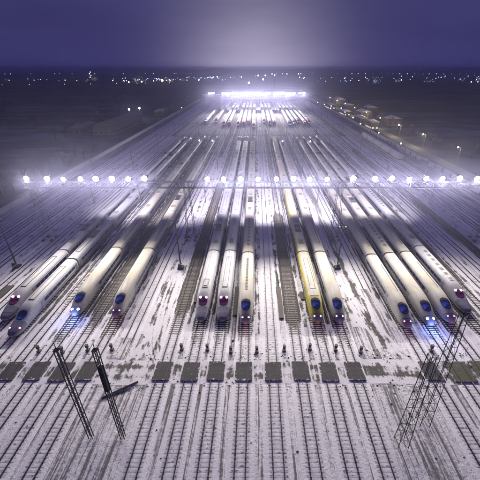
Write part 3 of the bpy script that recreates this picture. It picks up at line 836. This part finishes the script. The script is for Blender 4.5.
m = MB(); m.box(-.22, .22, -.18, .18, 10.5, 15.2); m.build('cabinet', M['dsteel'], tt)
near_tower(21.2, 27.9, 18, 'shorter lattice tower right foreground', False)
near_tower(25.7, 31.0, 22, 'taller lattice tower right foreground', False)
# fallen-looking brace beam on the snow by the left towers
m = MB(); m.bar((0, 0, .16), (5.0, 3.2, .16), .14, 6); m.bar((0, -.1, .12), (4.2, 1.9, .12), .08, 6)
tag(m.build('steel_beam', M['dsteel'], None, (-25.6, 35.2, 0)), 'dark steel beam lying on the snow beside the left towers', 'beam')

# dwarf signals in front of each track at the crossing
def signal_src():
    t = thing('dwarf_signal', '', 'signal', (0, 0, 0), 'dwarf signals beside the tracks')
    m = MB(); m.box(-.35, .35, -.25, .25, 0, .35); m.build('base', M['concrete'], t)
    m = MB(); m.bar((0, 0, .35), (0, 0, .8), .09, 6); m.box(-.25, .25, -.18, .18, .75, 1.55); m.box(-.29, .29, -.36, -.18, 1.5, 1.56); m.build('signal_head', M['dark'], t)
    return t
sg = signal_src(); first = True
for tx, d in list(FRONT.items())[:13]:
    o = sg if first else copy_tree(sg); first = False
    o.location = (tx + 2.35, 45.4 + .4 * sin(tx), 0)
    o['label'] = 'small dwarf signal ' + {-16.8: 'beside the leftmost panel of the middle run', 17.8: 'beside the rightmost panel of the middle run'}.get(tx, d)

# snow clods and ballast lumps by the crossing
clods = MB(); r = random.Random(5)
for k in range(900):
    x = r.uniform(-60, 60); y = r.choice((37.4, 44.2)) + r.gauss(0, .8) if k < 620 else r.uniform(25, 60)
    s = r.uniform(.06, .24); k0 = len(clods.v)
    for (a, b_, c) in ((1, 0, 0), (-1, 0, 0), (0, 1, 0), (0, -1, 0), (0, 0, 1)):
        q = r.uniform(.6, 1.2) * s; clods.v.append((x + a * q, y + b_ * q, c * q * .9))
    for f in ((0, 2, 4), (2, 1, 4), (1, 3, 4), (3, 0, 4)): clods.f.append(tuple(k0 + i for i in f)); clods.mi.append(1 if k % 3 else 0)
tag(clods.build('snow_clods', [M['snowroof'], M['dark']]), None, None, kind='stuff')

# ------------------------------------------------------------------ left boundary fence and sheds
def fence(x, y0, y1, label):
    t = thing('fence', label, 'fence', (x, 0, 0))
    m = MB(); m.box(-.09, .09, y0, y1, 0, 1.9); m.box(-.22, .22, y0, y1, 1.9, 2.1); m.build('wall_panel', M['snowroof'], t)
    m = MB(); y = y0
    while y <= y1: m.box(-.24, -.1, y - .2, y + .2, 0, 2.35); y += 8
    m.build('post_row', M['wall'], t)['kind'] = 'stuff'
fence(-95.5, -60, 600, 'long pale snow-capped boundary wall along the left side of the yard')
fence(97.5, 70, 640, 'pale snow-capped boundary wall along the right side of the yard')

def building(x, y, w, d, h, label, wallm, roofm, gable=True, lit=None, name='building', group=None, rows=1, bays=8, rz=0):
    t = thing(name, label, 'building', (x, y, 0), group, rz)
    m = MB(); m.box(-w / 2, w / 2, -d / 2, d / 2, 0, h); m.build('wall', wallm, t)
    m = MB()
    if gable:
        e_ = .5; rh = w * .16
        z0 = h + .004
        m.quad((-w / 2 - e_, -d / 2 - e_, z0), (0, -d / 2 - e_, z0 + rh), (0, d / 2 + e_, z0 + rh), (-w / 2 - e_, d / 2 + e_, z0))
        m.quad((0, -d / 2 - e_, z0 + rh), (w / 2 + e_, -d / 2 - e_, z0), (w / 2 + e_, d / 2 + e_, z0), (0, d / 2 + e_, z0 + rh))
        m.f.append(tuple(len(m.v) + i for i in range(3))); m.mi.append(0); m.v += [(-w / 2, -d / 2 - .01, z0), (w / 2, -d / 2 - .01, z0), (0, -d / 2 - .01, z0 + rh)]
    else:
        m.box(-w / 2 - .2, w / 2 + .2, -d / 2 - .2, d / 2 + .2, h + .003, h + .5)
    m.build('roof', roofm, t)
    m = MB()
    for rr in range(rows):
        z = 1.2 + rr * 3.1
        for k in range(bays):
            yy = -d / 2 + (k + .5) * d / bays; ww = d / bays * .3
            for s in (-1, 1): m.box(*sorted((s * (w / 2 - .02), s * (w / 2 + .03))), yy - ww, yy + ww, z, z + 1.4)
        nb = max(2, int(w / 4))
        for k in range(nb):
            xx = -w / 2 + (k + .5) * w / nb; m.box(xx - .8, xx + .8, -d / 2 - .03, -d / 2 + .02, z, z + 1.4)
    m.build('windows', lit or M['glass_strip'], t)
    return t
building(-124, 312, 17, 76, 7.5, 'long low depot shed with dim olive roof beyond the left wall', M['wall'], M['darkroof'], True, bays=14, name='depot_shed')
building(-150, 292, 11, 30, 5, 'small dark shed left of the long depot shed', M['brick'], M['darkroof'], True, bays=5, name='shed')
building(-112, 410, 10, 24, 4.5, 'small flat-roofed hut beyond the long depot shed', M['brick'], M['snowroof'], False, bays=4, name='hut')

# right side buildings between the yard wall and the street
RB = [(104.5, 306, 7, 16, 6.5, 'warm-lit cream office at the right yard edge', M['wall'], False, M['win_lit']), (106, 345, 8, 22, 5, 'snow-roofed low store behind the cream office', M['brick'], True, None),
      (118, 378, 12, 18, 7, 'gabled snow-roofed house beyond the low store', M['wall'], True, None), (103, 400, 8, 20, 5, 'flat depot hut with lit windows on the right', M['wall'], False, M['win_lit']),
      (116, 440, 12, 20, 8, 'taller gabled house far up the right side', M['brick'], True, None), (100, 470, 9, 26, 6, 'long lit workshop near the distant gantry', M['wall'], False, M['win_lit']),
      (132, 330, 14, 12, 6, 'dark gabled house right of the street', M['brick'], True, None), (138, 420, 14, 16, 7, 'dark house far right of the street', M['brick'], True, None),
      (121, 510, 14, 20, 9, 'farthest gabled block on the right side', M['wall'], True, None)]
for x, y, w, d, h, lab, wm, ga, lit in RB: building(x, y, w, d, h, lab, wm, M['snowroof'], ga, lit, group='buildings right of the yard', bays=5)
building(4, 640, 96, 26, 10, 'wide dark station hall closing the far end of the yard', M['wall'], M['snowroof'], False, None, name='station_hall', rows=2, bays=6)

# street lamps on the right
def lamp_src():
    t = thing('street_lamp', '', 'street lamp', (0, 0, 0), 'street lamps along the right-hand road')
    m = MB(); m.bar((0, 0, 0), (0, 0, 8.6), .11, 8, .07); m.bar((0, 0, 8.5), (-1.8, 0, 9.0), .06, 6); m.build('pole', M['steel'], t)
    m = MB(); m.ball((-1.9, 0, 8.85), .34, 8, 6); m.build('lamp_head', M['sodium'], t)
    return t
sl = lamp_src(); first = True
ordn = ('nearest', 'second nearest', 'third nearest', 'fourth', 'fifth', 'sixth', 'seventh', 'eighth', 'ninth', 'tenth')
def pt(name, loc, e_, col, r_=.3):
    l = bpy.data.lights.new(name, 'POINT'); l.energy = e_; l.color = col; l.shadow_soft_size = r_
    o = bpy.data.objects.new(name, l); COL.objects.link(o); o.location = loc; return o
for i, (x, y) in enumerate(((116.5, 187), (115.5, 228), (114.5, 268), (114, 310), (114, 352), (114, 396), (114, 440), (114, 486), (114, 535))):
    o = sl if first else copy_tree(sl); first = False
    o.location = (x, y, 0); o['label'] = 'warm street lamp on the right-hand road, %s from the camera' % ordn[i]
    p_ = pt('lamp_light', (-2.1, 0, 8.2), 2600 if i < 4 else 1500, (1, .84, .38)); p_.parent = o

# yard lamp posts by the depot shed
for i, (x, y, d) in enumerate(((-136, 372, 'left of the two bright lamps behind the depot shed'), (-129, 385, 'right of the two bright lamps behind the depot shed'))):
    t = thing('lamp_post', 'white lamp post, ' + d, 'lamp post', (x, y, 0), 'lamp posts behind the depot shed')
    m = MB(); m.bar((0, 0, 0), (0, 0, 9), .14, 8, .09); m.build('pole', M['steel'], t)
    m = MB(); m.ball((0, 0, 9.3), .85, 10, 6); m.build('lamp_head', M['flood_far'], t)
    p_ = pt('lamp_light', (0, -1.2, 9), 2500, (.9, .9, 1)); p_.parent = t
# high masts beyond the far gantry
hm = [(-15, 770, 20, 1.1), (6, 980, 30, .9), (26, 1000, 30, .9), (17, 860, 24, .9), (52, 1020, 30, .9)]
for i, (x, y, h, rr) in enumerate(hm):
    t = thing('high_mast_light', ('bright', 'tall', 'tall', 'bright', 'tall')[i] + ' high-mast light beyond the far gantry, ' + ('nearest and leftmost', 'left of the top three', 'middle of the top three', 'second nearest', 'right of the top three')[i], 'mast light', (x, y, 0), 'high-mast lights beyond the yard')
    m = MB(); m.bar((0, 0, 0), (0, 0, h), .3, 8, .15); m.build('pole', M['steel'], t)
    m = MB(); m.ball((0, 0, h + .5), rr * 1.6, 10, 6); m.build('lamp_head', M['flood_far'], t)

# small yard lights and blue shunt lights on the right edge
for i, (x, y, c) in enumerate(((93, 255, 'city_blue'), (96, 340, 'city_white'), (94, 215, 'city_white'), (90, 420, 'city_white'), (92, 300, 'city_warm'), (97, 450, 'city_white'), (88, 500, 'city_white'), (-92, 430, 'city_white'), (99, 385, 'city_blue'), (104, 425, 'city_white'), (92, 470, 'city_warm'))):
    t = thing('yard_light', ('blue', 'white', 'small white', 'dim white', 'warm', 'pale', 'tiny white', 'lone left-side white', 'distant blue', 'cold white', 'small warm')[i] + ' yard light %d m along the edge of the yard' % y if False else ('bright blue yard light beside the works wagons', 'white yard light near the low store', 'white yard light at the near end of works wagons', 'dim white yard light opposite the lit hut', 'warm yard light in front of the cream office', 'pale yard light by the long lit workshop', 'tiny white yard light before the farthest block', 'lone white yard light at the left boundary wall', 'distant blue yard light between hut and gabled house', 'cold white yard light beside the taller gabled house', 'small warm yard light left of the lit workshop')[i], 'yard light', (x, y, 0), 'yard lights along the boundary')
    m = MB(); m.bar((0, 0, 0), (0, 0, 5), .09, 6); m.build('pole', M['steel'], t)
    m = MB(); m.ball((0, 0, 5.2), .45, 8, 5); m.build('lamp_head', M[c], t)

# ------------------------------------------------------------------ distant town
def unp(x, y, z=0):
    th = radians(27.962); q = (240 - y) / 324.0; h = H - z; den = sin(th) - q * cos(th)
    Y = h * (cos(th) + q * sin(th)) / den; zc = Y * cos(th) + h * sin(th); return ((x - 256) * zc / 324, Y)
lampm = {}
def far_lamp(x, y, z, col, rr, lab, grp):
    k = (col, round(rr, 1), z)
    if k not in lampm:
        m = MB(); m.bar((0, 0, 0), (0, 0, z), rr * .12, 4, mi=1); m.ball((0, 0, z), rr, 6, 4)
        lampm[k] = m.mesh('street_lamp', [M[col], M['steel']])
    tag(put('street_lamp', lampm[k], None, (x, y, 0)), lab, 'street lamp', grp)
r = random.Random(3)
M['city_dim'] = emissive('city_lamp_dim', (.55, .55, .9), 3.5)
# the spread of a real town: streets as rows of lamps, laid out on the plain (world metres)
def street(xa, ya, xb, yb, n, col, rr, lab, grp, z=10, jit=12):
    for i in range(n):
        u = (i + .5) / n; far_lamp(xa + (xb - xa) * u + r.uniform(-jit, jit), ya + (yb - ya) * u + r.uniform(-jit, jit), z, col, round(rr * r.choice((.45, .55, .7, 1.0)), 1), lab, grp)
street(620, 2850, 2300, 2500, 34, 'city_dim', 3.0, 'tiny white lamp in the far row right of the yard', 'lamps of the far right street')
street(-1900, 1190, -380, 1330, 17, 'city_warm', 1.1, 'tiny pale lamp on the far street across the left plain', 'lamps of the far left street')
street(-820, 860, -230, 1080, 9, 'city_warm', .8, 'dim pale lamp on the nearer street of the left plain', 'lamps of the near left street')
street(-400, 1500, -60, 1950, 22, 'city_white', 1.6, 'small white lamp in the town left of the distant gantry', 'town lamps left of the distant gantry', jit=90)
street(-520, 1250, -130, 1350, 18, 'city_white', 1.1, 'small white lamp clustered before the left town', 'clustered lamps before the left town', jit=70)
street(150, 1700, 420, 1500, 10, 'city_white', 1.2, 'small lamp right of the distant gantry', 'town lamps right of the distant gantry', jit=70)
street(640, 1130, 1080, 1120, 9, 'city_white', 1.4, 'white lamp on the nearer street of the right plain', 'lamps of the near right street', jit=30)
street(560, 1450, 1180, 1400, 14, 'city_blue', 1.3, 'blue lamp among the dark plots of the right plain', 'blue lamps of the right plain', jit=50)
street(180, 1150, 420, 1300, 7, 'city_blue', 1.2, 'blue lamp on the plain just right of the distant gantry', 'blue lamps near the distant gantry', jit=40)
street(110, 2700, 420, 2700, 9, 'city_white', 2.6, 'very distant white lamp above the gantry, right side', 'lamps on the far centre horizon', jit=40)
street(-2600, 2600, -500, 2900, 26, 'city_dim', 2.6, 'dim violet lamp on the far left horizon', 'dim lamps of the far left horizon', jit=60)
street(-420, 1350, -70, 1750, 30, 'city_blue', 1.2, 'bluish lamp in the town left of the distant gantry', 'bluish town lamps left of the distant gantry', jit=130)
street(420, 1500, 1500, 2000, 30, 'city_dim', 2.2, 'dim violet lamp scattered over the right plain', 'dim lamps of the right plain', jit=220)
street(-1300, 1200, -300, 1500, 22, 'city_dim', 1.8, 'dim violet lamp scattered over the left plain', 'dim lamps of the left plain', jit=160)
for i in range(4): far_lamp(-540 + (i % 2) * 4, 1180, (22, 27, 32, 37)[i], 'city_white', 1.0, 'white lamp stacked on the tall tower in the left plain', 'lamps of the left plain tower')
far_lamp(-385, 1090, 11, 'city_white', 1.9, 'bright white lamp on the left plain, left of a pair', 'bright pair on the left plain')
far_lamp(-352, 1110, 11, 'city_white', 1.9, 'bright white lamp on the left plain, right of a pair', 'bright pair on the left plain')
far_lamp(-312, 1200, 12, 'city_warm', 3.6, 'largest warm yellow lamp at the edge of the left town', 'warm lamp of the left town')
# town blocks
wallc = [M['wall'], M['brick']]
side = 0
for i in range(34):
    if i < 12: x, y = r.uniform(-480, -110), r.uniform(1250, 1800); lab = 'dark block with few lit windows in the town left of the distant gantry'; grp = 'town blocks left of the distant gantry'
    elif i < 24: x, y = r.uniform(420, 1300), r.uniform(1250, 1700); lab = 'dark low block on the right-hand plain'; grp = 'blocks on the right-hand plain'
    else: x, y = r.uniform(-1700, -600), r.uniform(1400, 2000); lab = 'dark low block on the far left plain'; grp = 'blocks on the far left plain'
    h = r.choice((7, 10, 13, 16)); w = r.uniform(18, 40); d = r.uniform(12, 22)
    t = thing('distant_building', lab, 'building', (x, y, 0), grp, r.uniform(-.3, .3))
    m = MB(); m.box(-w / 2, w / 2, -d / 2, d / 2, 0, h); m.build('wall', wallc[i % 2], t)
    m = MB(); m.box(-w / 2 - .3, w / 2 + .3, -d / 2 - .3, d / 2 + .3, h + .003, h + .6); m.build('roof', M['snowroof'], t)
    m = MB(); nb = int(w / 3.4)
    for zz in range(int(h / 3)):
        for k in range(nb):
            if r.random() < .3: xx = -w / 2 + (k + .5) * w / nb; m.box(xx - .8, xx + .8, -d / 2 - .06, -d / 2 + .02, zz * 3 + 1, zz * 3 + 2.5)
    if m.v: m.build('windows', M['win_blue'] if 12 <= i < 24 else M['win_lit'], t)

# bare winter trees along field edges on the left and behind the right street
def tree_meshes(seed):
    q = random.Random(seed); tr = MB(); tr.bar((0, 0, 0), (q.uniform(-.2, .2), 0, 3.2), .22, 6, .15)
    cr_ = MB()
    def br(a, d, L, rad, lev):
        b_ = (a[0] + d[0] * L, a[1] + d[1] * L, a[2] + d[2] * L); cr_.bar(a, b_, rad, 3, rad * .5)
        if lev < 3:
            for _ in range(4):
                dd = [d[0] + q.uniform(-.75, .75), d[1] + q.uniform(-.75, .75), d[2] + q.uniform(-.1, .5)]
                n_ = sqrt(sum(c * c for c in dd)); br(tuple(a[i] + (b_[i] - a[i]) * q.uniform(.5, 1) for i in range(3)), [c / n_ for c in dd], L * .62, rad * .55, lev + 1)
    for k in range(5):
        an = k * 1.256 + q.uniform(-.3, .3); br((0, 0, 2.6 + .2 * k), (.55 * cos(an), .55 * sin(an), .8), 2.5, .10, 0)
    return tr.mesh('trunk', M['bark']), cr_.mesh('crown', M['twigs'])
tms = [tree_meshes(s) for s in (1, 2, 3)]
def tree(x, y, s, lab, grp, i):
    t = thing('bare_tree', lab, 'tree', (x, y, 0), grp, r.uniform(0, 6)); t.scale = (s, s, s)
    put('trunk', tms[i % 3][0], t); put('crown', tms[i % 3][1], t)
for i in range(60):
    y = 130 + i * 6.5 + r.uniform(-2, 2)
    tree(-103 - r.uniform(0, 9) - (45 if 255 < y < 360 else 0), y, r.uniform(.7, 1.3), 'bare %s winter tree beyond the left wall, %s' % (('slim', 'spreading', 'crooked')[i % 3], 'before the depot shed' if y < 255 else 'beside the depot shed' if y < 360 else 'past the depot shed'), 'bare trees beyond the left wall', i)
for i in range(50):
    tree(r.uniform(-420, -170), r.uniform(240, 620), r.uniform(.9, 1.7), 'bare winter tree scattered on the dark left fields', 'bare trees on the left fields', i)
for i in range(34):
    tree(122 + r.uniform(0, 14), 150 + i * 12 + r.uniform(-4, 4), r.uniform(.7, 1.3), 'bare winter tree along the outer side of the right-hand road', 'bare trees by the right-hand road', i)

# coloured spill of lamps that really shine on the snow in front of their trains
for (x, y, z, e_, col) in ((-39.6, 53.6, 1.7, 260, (.25, .35, 1)), (36.8, 50.4, 1.7, 300, (.25, .35, 1)), (-30.4, 53.2, 1.6, 9, (1, .15, .3)), (13.1, 51.4, 1.6, 9, (1, .3, .4)),
                           (-2.2, 51.0, 1.6, 12, (1, .25, .4)), (31.6, 49.8, 1.6, 9, (1, .2, .3)), (41.5, 51.4, 1.6, 9, (1, .2, .3)), (17.8, 51.4, 1.6, 10, (.6, .3, .8))):
    pt('headlamp_glow', (x, y, z), e_ * 2.2, col, .2)

# ------------------------------------------------------------------ haze
m = MB(); m.box(-5600, 5600, -900, 7400, -1.0, 62.0)
hz = m.mesh('haze', [])
g = bpy.data.materials.new('night_haze'); g.use_nodes = True; n = g.node_tree; n.nodes.clear()
o_ = n.nodes.new('ShaderNodeOutputMaterial'); v_ = n.nodes.new('ShaderNodeVolumePrincipled')
v_.inputs['Color'].default_value = (.62, .62, 1.0, 1); v_.inputs['Density'].default_value = HAZE; v_.inputs['Anisotropy'].default_value = .89
n.links.new(v_.outputs[0], o_.inputs['Volume']); hz.materials.append(g)
tag(put('haze', hz), None, None, kind='stuff')
